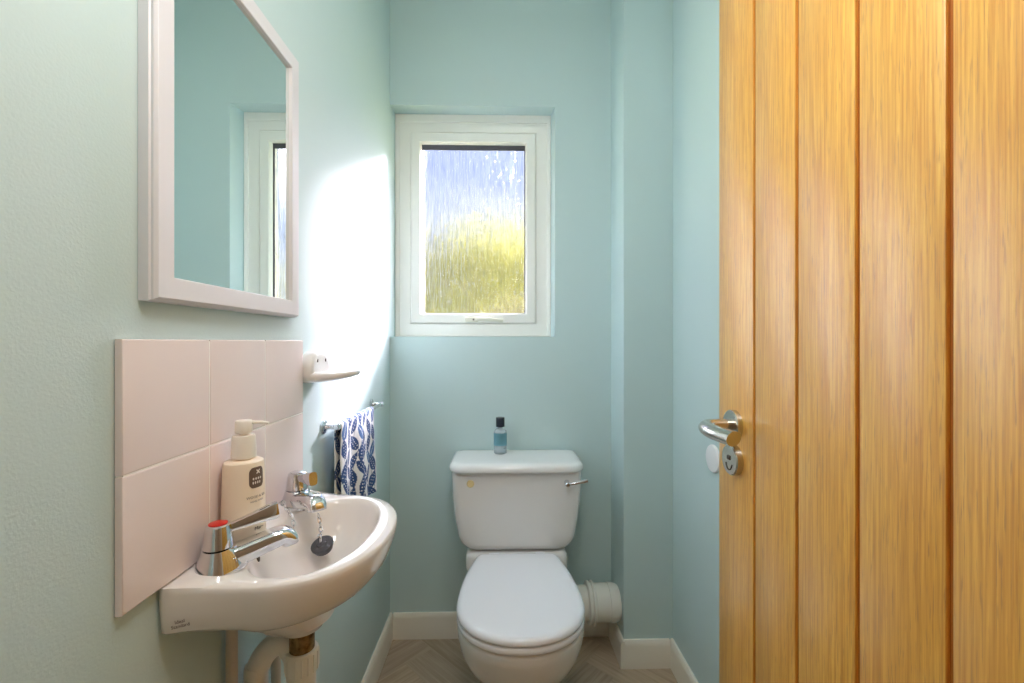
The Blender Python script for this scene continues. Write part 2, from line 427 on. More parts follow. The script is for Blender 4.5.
bm = bmesh.new()
lathe(bm, [(.040, 0), (.040, .004), (.038, .007), (.030, .009), (.012, .010), (.001, .010)], (XR, 1.271, .822), (-1,0,0), 40)
tag(link('wall_bumper', bm, BUMPER), 'round white disc on the teal wall just past the door edge, below the handle', 'wall bumper')

# ------------------------------------------------------------------ mirror
mir = thing('wall_mirror', 'white framed rectangular mirror on the wall above the tiled splashback', 'mirror', (XL, .735, 1.213))
bm = bmesh.new()
MR = (.546, 1.2095, .929, 1.738)
mitre(bm, (XL, 0, 0), (0,1,0), (0,0,1), (1,0,0), MR,
      [(0, .0005), (0, .013), (.0018, .0145), (.0018, .0175), (.0042, .0210), (.0050, .0215), (.0305, .0215), (.0320, .0205), (.0325, .0135), (.0325, .0005)])
link('frame', bm, FRAMEW, mir, smooth=25)
bm = bmesh.new(); box(bm, (XL+.011, .576, 1.2395), (XL+.0145, .899, 1.708)); link('mirror_glass', bm, MIRROR, mir, smooth=0)
rebase(mir)

# ------------------------------------------------------------------ tiled splashback
spl = thing('tiled_splashback', 'blush white tiled splashback two rows high above the basin', 'splashback', (XL, .74, .853))
ty, tz = [.5125, .6645, .8185, .9725], [.8475, 1.0065, 1.1635]
bm = bmesh.new()
for i in range(3):
    for j in range(2):
        b2 = bmesh.new()
        box(b2, (XL+.001, ty[i]+.0008, tz[j]+.0008), (XL+.0095, ty[i+1]-.0008, tz[j+1]-.0008))
        es = [e for e in b2.edges if all(v.co.x > XL+.005 for v in e.verts)]
        bmesh.ops.bevel(b2, geom=es, offset=.0022, segments=3, profile=.6, affect='EDGES')
        me = bpy.data.meshes.new('t'); b2.to_mesh(me); b2.free(); bm.from_mesh(me); bpy.data.meshes.remove(me)
link('tiles', bm, TILE, spl, smooth=40)
bm = bmesh.new(); box(bm, (XL+.0005, ty[0]+.003, tz[0]+.003), (XL+.0088, ty[3]-.003, tz[2]-.003)); link('grout', bm, GROUT, spl, smooth=0)
rebase(spl)

# ------------------------------------------------------------------ basin
BC = .767                                          # centre line along the wall
basin = thing('wash_basin', 'small white wall-hung basin with two chrome taps below the tiles', 'basin', (XL, BC, .838))
NB = 224
def d_out(t, s=1.0, cw=.11):
    """outer outline of the basin in plan: distance from wall w, offset along wall d; ray from (cw,0) at angle t"""
    ct, st = math.cos(t), math.sin(t)
    def inside(w, d):
        if w < .001: return False
        if w <= .10: return abs(d) <= .1775 + .0185 * (1 - w / .10) - (.012 - math.sqrt(max(0, .012**2 - (.012 - w)**2)) if w < .012 else 0)
        return (abs(w - .10) / .1515) ** 2.25 + (abs(d) / .1775) ** 2.25 <= 1
    lo, hi = 0, .4
    for _ in range(34):
        m = (lo + hi) / 2
        if inside(cw + ct*m, st*m): lo = m
        else: hi = m
    return cw + ct*lo, st*lo
outl = [d_out(2*PI*i/NB) for i in range(NB)]
def bp(w, d, z): return Vector((XL + w, BC + d, z))
def oring(s, z, lift=0.0):
    out = []
    for w, d in outl:
        k = max(0, 1 - w / .12)
        zz = z + (.783 - z) * min(1, k * 1.3) if z < .783 else z + lift * min(1, max(0, (.10 - w) / .085))
        out.append(bp(w * s if w > .02 else w, d * (s + (1 - s) * k * .62 if s > .78 else s), zz))
    return out
def iring(s, z, cw=.1305, cd=0):
    a, b = .0885 * s, .1545 * s
    out = []
    for i in range(NB):
        w, d = outl[i]; t = math.atan2(d, w - .11)
        k = 1 / ((abs(math.cos(t)) / a) ** 2.2 + (abs(math.sin(t)) / b) ** 2.2) ** (1 / 2.2)
        out.append(bp(cw + math.cos(t) * k, cd + math.sin(t) * k, z))
    return out
def blend(r1, r2, f, z, keep=False): return [Vector((p.x + (q.x-p.x)*f, p.y + (q.y-p.y)*f, z + ((p.z - .838) if keep else 0))) for p, q in zip(r1, r2)]
bm = bmesh.new()
R = []
cd = .098
def circ(r, z, w=.098): return [bp(w + r*math.cos(math.atan2(d, ww-.11)), r*math.sin(math.atan2(d, ww-.11)), z) for ww, d in outl]
R += [circ(.026, .674), circ(.034, .676), circ(.037, .684)]
o5 = oring(.62, .740)
R += [blend(circ(.05, .69), o5, .12, .694), oring(.50, .724), oring(.66, .741), oring(.80, .756), oring(.895, .770), oring(.95, .787), oring(.98, .806), oring(.995, .822), oring(1.0, .830, .007), oring(.997, .8355, .007)]
o1 = oring(.988, .838, .008); i1 = iring(1.0, .8375)
R += [o1, blend(o1, i1, .45, .8385, True), blend(o1, i1, .85, .838), i1, iring(.975, .8345), iring(.95, .828), iring(.91, .812), iring(.84, .792), iring(.74, .772, .132), iring(.60, .754, .126), iring(.45, .741, .118), iring(.32, .732, .108), circ(.030, .727), circ(.022, .725), circ(.021, .720), circ(.003, .720)]
rings(bm, R)
body = link('basin_bowl', bm, BASIN, basin, smooth=60)
bm = bmesh.new(); lathe(bm, [(.0215, .7225), (.0225, .727), (.019, .7275), (.017, .724), (.001, .7235)], (XL+.098, BC, 0)); link('waste_ring', bm, CHROME, basin)
bm = bmesh.new()
ofc = Vector((XL+.0527, .712, .8220))
lathe(bm, [(.0052, -.002), (.0052, .0012), (.0046, .0014), (.0005, .0004)], ofc, (.96, .18, .2), 20, 1, 2.0)
link('overflow_hole', bm, DARK, basin)
bm = text_mesh('Ideal', .0062)
b2 = text_mesh('Standard', .0060)
for v in b2.verts: v.co.y -= .0056
me = bpy.data.meshes.new('t'); b2.to_mesh(me); b2.free(); bm.from_mesh(me); bpy.data.meshes.remove(me)
bm.transform(Matrix.Translation((XL+.029, BC-.1915, .8035)) @ Matrix.Rotation(math.radians(10), 4, 'Z') @ Matrix.Rotation(math.radians(-9), 4, 'Y') @ Matrix.Rotation(PI/2, 4, 'X'))
link('logo', bm, PRINT, basin, smooth=0)

def tap(base, ang, name, label, index):
    """pillar tap: flared skirt flowing into a drooping spout, tapered head, index disc and flared lever"""
    b = Vector(base); M = Matrix.Translation(b) @ Matrix.Rotation(ang, 4, 'Z') @ Matrix.Diagonal((1.06, 1.14, .93, 1))
    bm = bmesh.new()
    # skirt: egg-shaped rings that grow into the spout side
    def egg(r, z, ext): return [M @ Vector((r*math.cos(t) + ext*max(0, math.cos(t))**1.5, r*math.sin(t)*(1 - .12*max(0, math.cos(t)) if ext else 1), z)) for t in [2*PI*i/36 for i in range(36)]]
    rings(bm, [egg(.0265, 0, .008), egg(.0272, .002, .008), egg(.0262, .006, .010), egg(.0232, .018, .010), egg(.0200, .030, .006), egg(.0186, .0345, .002), egg(.012, .0350, 0)])
    # spout: rounded-rectangle section sweeping out and up, nose turned down
    path = smooth_path([(.006, 0, .016), (.026, 0, .0180), (.048, 0, .0235), (.068, 0, .0285), (.078, 0, .0290), (.0850, 0, .0240), (.0870, 0, .0160)], 5)
    rs = []; n = len(path)
    for i, p in enumerate(path):
        d = (path[min(i+1, n-1)] - path[max(i-1, 0)]).normalized(); up = Vector((-d.z, 0, d.x))
        f = i / (n-1); hw = .0165 - .0025*f; hh = .0170 - .0060*f
        sec = []
        for k in range(24):
            t = 2*PI*k/24; c, s_ = math.cos(t), math.sin(t)
            q = 1 / (abs(c)**3.2 + abs(s_)**3.2) ** (1/3.2)
            sec.append(M @ (p + Vector((0, c*q*hw, 0)) + up * (s_*q*hh)))
        rs.append(sec)
    rings(bm, rs)
    bd = link(name, bm, CHROME, basin, smooth=50); bd['label'] = label
    bm = bmesh.new()
    rings(bm, [egg(.0165, .0355, 0), egg(.0176, .0365, 0), egg(.0174, .044, 0), egg(.0160, .060, 0), egg(.0145, .0685, 0), egg(.0125, .0700, 0)])
    # lever: narrow at the head, flaring tall and thin to its end
    rs = []
    for x, z, hw, hh in ((.008, .0600, .0052, .0060), (.018, .0620, .0050, .0068), (.034, .0655, .0054, .0086), (.050, .0690, .0062, .0108), (.068, .0728, .0072, .0134), (.0712, .0735, .0066, .0128)):
        sec = []
        for k in range(16):
            t = 2*PI*k/16; c, s_ = math.cos(t), math.sin(t); q = 1/(abs(c)**4 + abs(s_)**4)**.25
            sec.append(M @ Vector((x - s_*q*hh*.12, c*q*hw, z + s_*q*hh)))
        rs.append(sec)
    rings(bm, rs)
    link('tap_handle', bm, CHROME, bd, smooth=40)
    bm = bmesh.new(); lathe(bm, [(.0118, .0646), (.0118, .0662), (.0104, .0668), (.001, .0670)], b, (0,0,1), 28)
    ix = link('index_disc', bm, index[0], bd); ix['label'] = index[1]
tap((XL+.0405, .634, .8390), math.radians(37), 'hot_tap', 'chrome tap with a red index disc', (RED, 'red disc on the hot tap head'))
tap((XL+.0385, .880, .8390), math.radians(-45), 'cold_tap', 'chrome tap without red index, at the far end of the basin', (CHROME, 'plain chrome disc on the cold tap head'))
rebase(basin)

# plug on its chain
plug = thing('basin_plug', 'dark grey rubber plug hanging on a chain inside the basin', 'plug', (-.333, .832, .772))
pax = Vector((-.10, -.42, .9)).normalized(); pc = Vector((-.3325, .8330, .7815))
bm = bmesh.new(); lathe(bm, [(q*.84, h*.84) for q, h in [(.001, -.011), (.0185, -.011), (.0205, -.006), (.0212, .0), (.0238, .001), (.0238, .0045), (.0220, .0062), (.012, .0072), (.010, .0095), (.001, .010)]], pc, pax, 36)
st = link('stopper', bm, RUBBER, plug)
bm = bmesh.new()
ptop = pc + pax * .009
def torus(bm, c, nrm, side, R1, R2, r, n=16, m=7):
    nrm = Vector(nrm).normalized(); a = (Vector(side) - nrm*Vector(side).dot(nrm)).normalized(); b = nrm.cross(a)
    rs = []
    for i in range(n):
        t = 2*PI*i/n; d = a*math.cos(t)*R1 + b*math.sin(t)*R2; q = (a*math.cos(t)/R1 + b*math.sin(t)/R2).normalized()
        rs.append([Vector(c) + d + (q*math.cos(2*PI*k/m) + nrm*math.sin(2*PI*k/m))*r for k in range(m)])
    rings(bm, rs, closed=True)
torus(bm, ptop + pax*.006, (.8, .5, 0), pax, .0085, .0062, .0010)
link('pull_ring', bm, CHROME, plug)
cpath = smooth_path([ptop + pax*.014, (-.3395, .8425, .806), (-.346, .850, .824), (-.3515, .8545, .8385)], 10)
cpath2 = smooth_path([(-.4125, .846, .860), (-.403, .836, .853), (-.392, .826, .847), (-.381, .818, .838), (-.374, .808, .824), (-.374, .796, .815)], 10)
for cp in (cpath, cpath2):
    bm = bmesh.new(); acc = 0; k = 0; last = cp[0]; step = .0078
    for i in range(1, len(cp)):
        seg = (cp[i] - last).length
        if seg >= step:
            d = (cp[i] - last).normalized(); s, t = frame_axes(d)
            torus(bm, (cp[i] + last)/2, s if k % 2 else t, d, .0056, .0031, .00095, 12, 6)
            last = cp[i]; k += 1
    link('chain', bm, CHROME, plug)
rebase(plug)

# trap under the basin
trap = thing('bottle_trap', 'white waste trap with aged brass tailpiece directly under the basin', 'waste trap', (XL+.098, BC, .52))
cx = XL + .098
bm = bmesh.new(); lathe(bm, [(.0200, .60), (.0200, .676)], (cx, BC, 0)); tag(link('tailpiece', bm, BRASS, trap), 'aged brass tailpiece')
bm = bmesh.new()
lathe(bm, [(.0225, .600), (.0262, .602), (.0262, .634), (.0245, .637), (.0205, .6375)], (cx, BC, 0), n=48)
for i in range(16):
    a = 2*PI*i/16; box(bm, (cx+.0255*math.cos(a)-.0016, BC+.0255*math.sin(a)-.0016, .603), (cx+.0255*math.cos(a)+.0016, BC+.0255*math.sin(a)+.0016, .633))
link('collar_nut', bm, PLASTW, trap)
bm = bmesh.new(); lathe(bm, [(.001, .44), (.020, .44), (.0255, .447), (.0255, .50), (.0222, .505), (.0222, .602), (.001, .602)], (cx, BC, 0)); link('trap_body', bm, PLASTW, trap)
bm = bmesh.new()
a0 = Vector((cx-.016, BC+.004, .634))
tube(bm, smooth_path([(cx-.010, BC+.010, .560), (cx-.014, BC+.008, .612), (cx-.030, BC+.004, .643), (cx-.052, BC-.002, .640), (cx-.070, BC-.006, .612), (cx-.0735, BC-.008, .570), (cx-.0735, BC-.008, .22)], 8), .0185, 24)
tube(bm, smooth_path([(cx-.0735, BC-.008, .23), (cx-.0735, BC-.008, .17), (cx-.078, BC-.008, .145), (cx-.090, BC-.008, .135), (XL-.03, BC-.008, .133)], 6), .0185, 20)
link('outlet_pipe', bm, PLASTW, trap)
rebase(trap)
for (x, y, lab) in ((XL+.0145, .709, 'thin upright supply pipe under the basin, nearest its hot tap end'), (XL+.0145, .845, 'thin upright supply pipe under the basin, behind the waste trap outlet')):
    t = thing('supply_pipe', lab, 'pipe', (x, y, 0), 'supply pipes under the basin')
    bm = bmesh.new(); tube(bm, [(x, y, .0), (x, y, .735)], .0085, 16); link('tube', bm, PIPEP, t)
    bm = bmesh.new(); lathe(bm, [(.0085, .0), (.012, .001), (.012, .018), (.0085, .02)], (x, y, .36)); box(bm, (x-.014, y-.006, .365), (x, y+.006, .377)); link('clip', bm, PLASTW, t)
    rebase(t)

# ------------------------------------------------------------------ soap pump bottle
sc = Vector((-.3985, .696, .8475)); sr = .0302
soap = thing('soap_dispenser', 'ivory pump bottle of hand wash with a brown emblem, between the taps', 'soap dispenser', sc)
bm = bmesh.new()
lathe(bm, [(.001, 0), (sr-.001, 0), (sr+.0008, .002), (sr+.0008, .006), (sr-.0022, .124), (sr-.0035, .1285), (sr-.008, .1310), (.012, .1325), (.012, .137), (.001, .137)], sc, n=64)
link('bottle', bm, BOTTLEW, soap, smooth=40)
bm = bmesh.new(); lathe(bm, [(.0125, .134), (.0172, .1345), (.0172, .150), (.0160, .166), (.0152, .1685), (.006, .169), (.006, .172), (.0118, .172), (.0122, .174), (.0120, .189), (.0105, .191), (.001, .1912)], sc, n=40)
pd = Vector((.80, .30, 0)).normalized()
tube(bm, smooth_path([sc + Vector((0,0,.1872)), sc + pd*.012 + Vector((0,0,.1872)), sc + pd*.026 + Vector((0,0,.1864)), sc + pd*.0345 + Vector((0,0,.1845))], 5), [(.0042, .0030)]*6 + [(.0036, .0024)]*5 + [(.0028, .0019)]*5, 14)
link('pump_head', bm, PUMPW, soap, smooth=40)
def on_bottle(bm, ang, z, lift):
    for v in bm.verts:
        a = ang + v.co.x / sr; zz = z + v.co.y; r = sr + .0008 - .003 * (zz - .006) / .118 + lift + v.co.z
        v.co = sc + Vector((r*math.cos(a), r*math.sin(a), zz))
    return bm
LA = math.radians(-23)
def emblem():
    bm = bmesh.new(); w, h, r = .0125, .0155, .005
    n = 14
    # rounded plate with a scalloped outline
    pts = []
    for i in range(64):
        t = 2*PI*i/64; c, s = math.cos(t), math.sin(t); q = 1/(abs(c)**5+abs(s)**5)**.2
        k = 1 - .05*max(0, math.cos(4*t - PI))**6
        pts.append((c*q*w*k, s*q*h*k))
    for f in (1, .8, .6, .4, .2):
        pass
    vr = []
    for f in (1, .75, .5, .25, .02): vr.append([Vector((x*f, y*f, 0)) for x, y in pts])
    rings(bm, vr, cap0=False)
    return bm
link('emblem', on_bottle(emblem(), LA, .1065, .0003), BROWN, soap)
bm = bmesh.new()
def petal(bm, x, y, rx, ry, rot=0):
    ps = []
    for i in range(12):
        t = 2*PI*i/12; a, b = math.cos(t)*rx, math.sin(t)*ry
        ps.append(bm.verts.new((x + a*math.cos(rot) - b*math.sin(rot), y + a*math.sin(rot) + b*math.cos(rot), 0)))
    bm.faces.new(ps)
for k in range(4): petal(bm, .002 + .0022*math.cos(k*PI/2+.78), .0085 + .0022*math.sin(k*PI/2+.78), .0022, .0011, k*PI/2+.78)
for x in (-.006, -.002, .002, .006): petal(bm, x, -.0015, .0013, .0019)
for x in (-.0065, -.003, .0008, .0045): petal(bm, x, -.0075, .0011, .0022)
link('emblem_motif', on_bottle(bm, LA, .1065, .0006), WHITEP, soap)
link('print_line', on_bottle(text_mesh('WOOD & SEA', .0052, .00005), LA, .0775, .0004), BROWN, soap, smooth=0)
link('print_line', on_bottle(text_mesh('HAND WASH', .0036, .00005), LA, .0710, .0004), PRINT, soap, smooth=0)
link('signature', on_bottle(text_mesh('Mar~', .0072, .00005), LA + .08, .030, .0004), DARK, soap, smooth=0)
rebase(soap)

# ------------------------------------------------------------------ ceramic soap dish on the wall
DYc, DZc = 1.0275, 1.067
dish = thing('soap_dish', 'white ceramic soap dish fixed to the wall beside the tiles', 'soap dish', (XL, DYc, DZc))
bm = bmesh.new()
def dome(p, hw, z0, z1, r=.45):
    pts = []
    n = 40
    for i in range(n):
        t = 2*PI*i/n; c, s = math.cos(t), math.sin(t)
        e = 2.5 if s > 0 else 4.5
        q = 1/(abs(c)**e + abs(s)**e)**(1/e)
        taper = 1 - .13*max(0, s)
        pts.append(Vector((XL + p, DYc + c*q*hw*taper, (z0+z1)/2 + s*q*(z1-z0)/2)))
    return pts
rings(bm, [dome(.0005, .053, DZc, DZc+.072), dome(.010, .0535, DZc, DZc+.0725), dome(.020, .0525, DZc+.001, DZc+.0715), dome(.0255, .049, DZc+.004, DZc+.068), dome(.0275, .043, DZc+.010, DZc+.062), dome(.0265, .036, DZc+.016, DZc+.055), dome(.0255, .01, DZc+.03, DZc+.04)])
def tongue(p, hw, z0, z1):
    n = 40; out = []
    for i in range(n):
        t = 2*PI*i/n; c, s = math.cos(t), math.sin(t); e = 2.8; q = 1/(abs(c)**e+abs(s)**e)**(1/e)
        dip = -.25*(z1-z0)*(1-abs(c)**2) if s > .3 else 0
        out.append(Vector((XL + p, DYc + c*q*hw, (z0+z1)/2 + s*q*(z1-z0)/2 + dip)))
    return out
z = DZc
rings(bm, [tongue(.004, .050, z+.001, z+.034), tongue(.022, .051, z+.0005, z+.0325), tongue(.044, .050, z+.002, z+.0310), tongue(.066, .047, z+.0050, z+.0300), tongue(.084, .042, z+.0090, z+.0305), tongue(.098, .034, z+.0125, z+.0310), tongue(.107, .023, z+.0160, z+.0305), tongue(.111, .010, z+.0200, z+.0275)])
link('dish_body', bm, CHINA, dish, smooth=60)
for dy in (-.0225, .0225):
    bm = bmesh.new(); lathe(bm, [(.0019, 0), (.0019, .0016), (.0005, .0018)], (XL+.0262, DYc+dy, DZc+.050), (1,0,0), 14, 1, 2.0); link('fixing_hole', bm, DARK, dish)
rebase(dish)

# ------------------------------------------------------------------ towel rail and towel
RX, RZ = XL + .034, .950
rail = thing('towel_rail', 'chrome towel rail on the wall beyond the basin', 'towel rail', (XL, 1.30, RZ))
bm = bmesh.new(); tube(bm, [(RX, 1.092, RZ), (RX, 1.512, RZ)], .0055, 16); link('rail', bm, CHROME, rail)
for y in (1.104, 1.502):
    bm = bmesh.new()
    lathe(bm, [(.0175, 0), (.0175, .003), (.015, .0055), (.008, .007), (.0065, .010), (.0062, .026)], (XL, y, RZ), (1,0,0), 28, 1, 1)
    lathe(bm, [(.001, -.0095), (.006, -.0085), (.0088, -.004), (.0088, .004), (.006, .0085), (.001, .0095)], (RX, y, RZ), (0,1,0), 20)
    link('bracket', bm, CHROME, rail)
rebase(rail)
def towel():
    rnd = random.Random(11)
    y0, y1 = 1.112, 1.386
    Lb, Lf = .255, .262
    NU, NV = 150, 300
    # leaves: almond shapes in staggered columns (u across, v along the cloth)
    U, V = y1 - y0, Lb + Lf
    leaves = []
    nu = 7; du = U / nu; dv = .047
    for c in range(nu):
        for r in range(-1, int(V / dv) + 2):
            s = 1 if (c + r) % 2 else -1
            leaves.append(((c + .5)*du + rnd.uniform(-.004, .004), (r + (.5 if c % 2 else 0))*dv + rnd.uniform(-.005, .005), s*math.radians(rnd.uniform(12, 46)), rnd.uniform(.0260, .032), rnd.uniform(.0120, .0160), rnd.choice((0, 0, 0, 1, 2))))
    white = (lin(236), lin(236), lin(236)); navy = (lin(44), lin(74), lin(122)); mid = (lin(70), lin(104), lin(150)); grey = (lin(120), lin(130), lin(150))
    def colour(u, v):
        col = white
        for lu, lv, an, hl, hw, kind in leaves:
            dx, dy = u - lu, v - lv
            if dx*dx + dy*dy > .0011: continue
            ca, sa = math.cos(an), math.sin(an)
            a = dx*sa + dy*ca; b = dx*ca - dy*sa
            q = a / hl
            if abs(q) >= 1: 
                if abs(b) < .0011 and abs(q) < 1.35: return navy
                continue
            w = hw * (1 - q*q) ** .85 * (1 + .25*q)
            if abs(b) < w:
                base = (navy, mid, navy)[kind]
                if kind == 2 and abs(b) < .0012: return white
                if kind == 0 and w - abs(b) > .003 and abs(abs(b) - .0042) < .0013 and (a * 1000) % 8.5 < 2.9: return white
                if kind == 1 and abs(b) < .0009 and q < .7: return white
                return base
        # thin twigs
        c = (u % du) - du/2
        if abs(c + .006*math.sin(v*60)) < .0010: return grey
        return col
    bm = bmesh.new(); lay = bm.loops.layers.float_color.new('print')
    R0 = .0068
    grid = []; cols = []
    for j in range(NV + 1):
        v = V * j / NV; row = []; crow = []
        for i in range(NU + 1):
            f = i / NU; u = U * f; y = y0 + u
            # along the cloth: back fall, over the rail, front fall
            arc = PI * R0; sv = v - (Lb - arc/2)
            if sv < 0: x, zz = -R0, sv
            elif sv < arc:
                t = sv / R0; x, zz = -R0*math.cos(t), R0*math.sin(t)
            else: x, zz = R0, -(sv - arc)
            drop = min(1, max(0, -zz) / .22)
            if x >= 0 and zz < 0:
                x += drop * (.008*math.sin(u*46 + .6) + .004*math.sin(u*95 + 1.2)) + .004*drop + .004*min(1, drop*6)*math.sin(u*60)
                x -= .007 * min(1, drop*3) * max(0, 1 - f*2.2)
                y += drop * (.006*(f - .5) - .006)
            elif zz < 0:
                x += drop*.003*math.sin(u*40) + .003*min(1, drop*3)
                y -= min(1, drop*4)*.012
            z2 = RZ + zz
            row.append(bm.verts.new((RX + x, y, z2))); crow.append(colour(u, v))
        grid.append(row); cols.append(crow)
    for j in range(NV):
        for i in range(NU):
            f = bm.faces.new((grid[j][i], grid[j][i+1], grid[j+1][i+1], grid[j+1][i]))
            for lp, (jj, ii) in zip(f.loops, ((j, i), (j, i+1), (j+1, i+1), (j+1, i))): lp[lay] = cols[jj][ii] + (1,)
    o = link('hand_towel', bm, TOWEL, smooth=80)
    md = o.modifiers.new('thick', 'SOLIDIFY'); md.thickness = .0022; md.offset = 1
    return tag(o, 'white hand towel printed with navy blue leaves hanging over the rail', 'towel')
towel()

# ------------------------------------------------------------------ toilet
TX = .0515
toilet = thing('toilet', 'white close-coupled toilet with its lid closed, under the window', 'toilet', (TX, 1.40, 0))
def seat_outline(yb, yw, yf, hb, hw, n=96, ef=2.15, rc=.026):
    """plan outline, counter-clockwise; back edge straight with rounded corners"""
    half = []
    m = n // 2
    for i in range(m + 1):                                # from the front tip round to the back
        t = i / m
        if t <= .55:
            a = (t / .55) * PI/2                          # front: superellipse
            s, c = math.sin(a), math.cos(a)
            half.append((hw * s ** (2/ef), yw - (yw - yf) * c ** (2/ef)))
        elif t <= .88:
            q = (t - .55) / .33; y = yw + (yb - rc - yw) * q
            half.append((hw - (hw - hb) * ((y - yw) / (yb - yw)) ** 2, y))
        else:
            q = (t - .88) / .12
            y = yb - rc; x0 = hw - (hw - hb) * ((y - yw) / (yb - yw)) ** 2
            a = min(1, q / .6) * PI/2
            if q <= .6: half.append((x0 - rc + rc*math.cos(a), y + rc*math.sin(a)))
            else: half.append(((x0 - rc) * (1 - (q - .6)/.4), yb))
    pts = [(x, y) for x, y in half] + [(-x, y) for x, y in half[-2:0:-1]]
    return pts
def inset(pts, d):
    n = len(pts); out = []
    for i in range(n):
        (xa, ya), (xb, yb) = pts[i-1], pts[(i+1) % n]
        tx, ty_ = xb - xa, yb - ya; l = math.hypot(tx, ty_) or 1
        out.append((pts[i][0] - ty_/l*d, pts[i][1] + tx/l*d))
    return out
def lift(pts, z, k=0, y0=0): return [Vector((TX + x, y, z + k*(y - y0))) for x, y in pts]
LO = seat_outline(1.524, 1.245, 1.072, .131, .1775)
def scale_in(pts, f, c=(0, 1.30)): return [(c[0] + (x-c[0])*f, c[1] + (y-c[1])*f) for x, y in pts]
bm = bmesh.new()
rings(bm, [lift(scale_in(LO, .3), .4195), lift(inset(LO, .010), .4195), lift(inset(LO, .003), .4200), lift(inset(LO, .0003), .4225), lift(LO, .4260), lift(inset(LO, .0012), .4310), lift(inset(LO, .005), .4355), lift(inset(LO, .012), .4385), lift(inset(LO, .018), .4394), lift(scale_in(LO, .75), .4398), lift(scale_in(LO, .35), .4402), lift(scale_in(LO, .05), .4404)])
link('toilet_lid', bm, SEATM, toilet, smooth=50)
SO = seat_outline(1.520, 1.245, 1.0725, .131, .1772)
bm = bmesh.new()
rings(bm, [lift(inset(SO, .008), .3975), lift(inset(SO, .002), .3990), lift(SO, .4030), lift(inset(SO, .0006), .4120), lift(inset(SO, .004), .4165), lift(inset(SO, .010), .4175), lift(inset(SO, .055), .4170), lift(inset(SO, .060), .4120), lift(inset(SO, .060), .3975)], closed=True)
link('toilet_seat', bm, SEATM, toilet, smooth=50)
bm = bmesh.new()
def pan(z, hw, yf, yw, yb, hb): return lift(seat_outline(yb, yw, yf, hb, hw, rc=.03), z)
rings(bm, [pan(.0, .118, 1.19, 1.33, 1.66, .105), pan(.012, .118, 1.19, 1.33, 1.66, .105), pan(.02, .112, 1.20, 1.33, 1.66, .10), pan(.10, .100, 1.225, 1.34, 1.66, .09), pan(.17, .102, 1.215, 1.33, 1.66, .09), pan(.21, .113, 1.185, 1.31, 1.66, .095), pan(.245, .135, 1.150, 1.29, 1.66, .105), pan(.28, .155, 1.118, 1.27, 1.65, .115), pan(.32, .168, 1.095, 1.26, 1.62, .125), pan(.36, .1745, 1.082, 1.25, 1.58, .130), pan(.385, .176, 1.077, 1.25, 1.55, .130), pan(.393, .174, 1.080, 1.25, 1.545, .128), pan(.397, .168, 1.087, 1.25, 1.54, .122)])
box(bm, (TX-.178, 1.538, .350), (TX+.178, 1.742, .4285), .022, 4)
lathe(bm, [(.052, 0), (.052, .10), (.048, .11)], (TX+.06, 1.66, .185), (1,0,0), 36)
link('toilet_pan', bm, CHINA, toilet, smooth=50)
for s in (-1, 1):
    bm = bmesh.new(); tube(bm, [(TX+s*.062, 1.527, .428), (TX+s*.095, 1.527, .428)], .0075, 14); link('seat_hinge', bm, SEATM, toilet)
bm = bmesh.new(); lathe(bm, [(.008, .405), (.008, .436), (.012, .436), (.012, .442)], (TX+.155, 1.60, 0), n=20); link('cistern_bolt', bm, RUBBER, toilet)
# cistern body
def cis_profile():
    pts = []; zt, zb, r = .708, .4290, .066
    for i in range(13):
        a = PI/2 * i / 12
        pts.append((.2085 - r + r*math.cos(a), zb + r - r*math.sin(a)))
    right = [(.2295, zt), (.2285, .66), (.2250, .60), (.2175, .54)] + pts
    return right + [(-x, z) for x, z in right[::-1]]
cp = cis_profile()
bm = bmesh.new()
def cring(y, s, dz=0): 
    return [Vector((TX + .0005 + x*(1 if s == 0 else (abs(x)-s)/abs(x)), y, z + (s if z < .62 else 0))) for x, z in cp]
rings(bm, [cring(1.745, 0), cring(1.575, 0), cring(1.556, .0035), cring(1.546, .009), cring(1.5415, .016), cring(1.5395, .026)])
bm.faces.ensure_lookup_table()
link('cistern', bm, CHINA, toilet, smooth=40)
def rrect(hw, y0, y1, rf, rb, n=10):
    pts = []
    for cx_, cy_, a0, r in ((hw-rb, y1-rb, 0, rb), (-hw+rb, y1-rb, PI/2, rb), (-hw+rf, y0+rf, PI, rf), (hw-rf, y0+rf, 1.5*PI, rf)):
        for i in range(n): 
            a = a0 + PI/2*i/(n-1); pts.append((cx_ + r*math.cos(a), cy_ + r*math.sin(a)))
    return pts
bm = bmesh.new()
def lidr(d, z): return lift(rrect(.2385-d, 1.520+d, 1.7475-d*.3, .062-d*.6, .016), z)
rings(bm, [lidr(.030, .7095), lidr(.004, .7080), lidr(.0008, .7095), lidr(0, .7130), lidr(.0008, .7200), lidr(.0035, .7270), lidr(.009, .7325), lidr(.018, .7357), lidr(.032, .7368), lidr(.06, .7372)])
link('cistern_lid', bm, CHINA, toilet, smooth=60)
bm = bmesh.new()
lathe(bm, [(.0095, 0), (.0095, .004), (.0072, .008), (.0066, .019), (.0085, .021), (.0085, .031), (.006, .034), (.001, .0345)], (TX+.1730, 1.5420, .6715), (0,-1,0), 24)
tube(bm, smooth_path([(TX+.172, 1.515, .6715), (TX+.187, 1.512, .6745), (TX+.205, 1.510, .678), (TX+.224, 1.508, .6825), (TX+.240, 1.506, .687)], 6), [(.0050, .0054)]*8 + [(.0042, .0048)]*8 + [(.0044, .0058)]*9, 14)
tag(link('flush_lever', bm, CHROME, toilet), 'chrome flush lever')
bm = bmesh.new(); lathe(bm, [(.0130, 0), (.0130, .0025), (.0115, .0045), (.0085, .0048), (.0078, .0036), (.001, .0036)], (TX-.1605, 1.5410, .6685), (0,-1,0), 30)
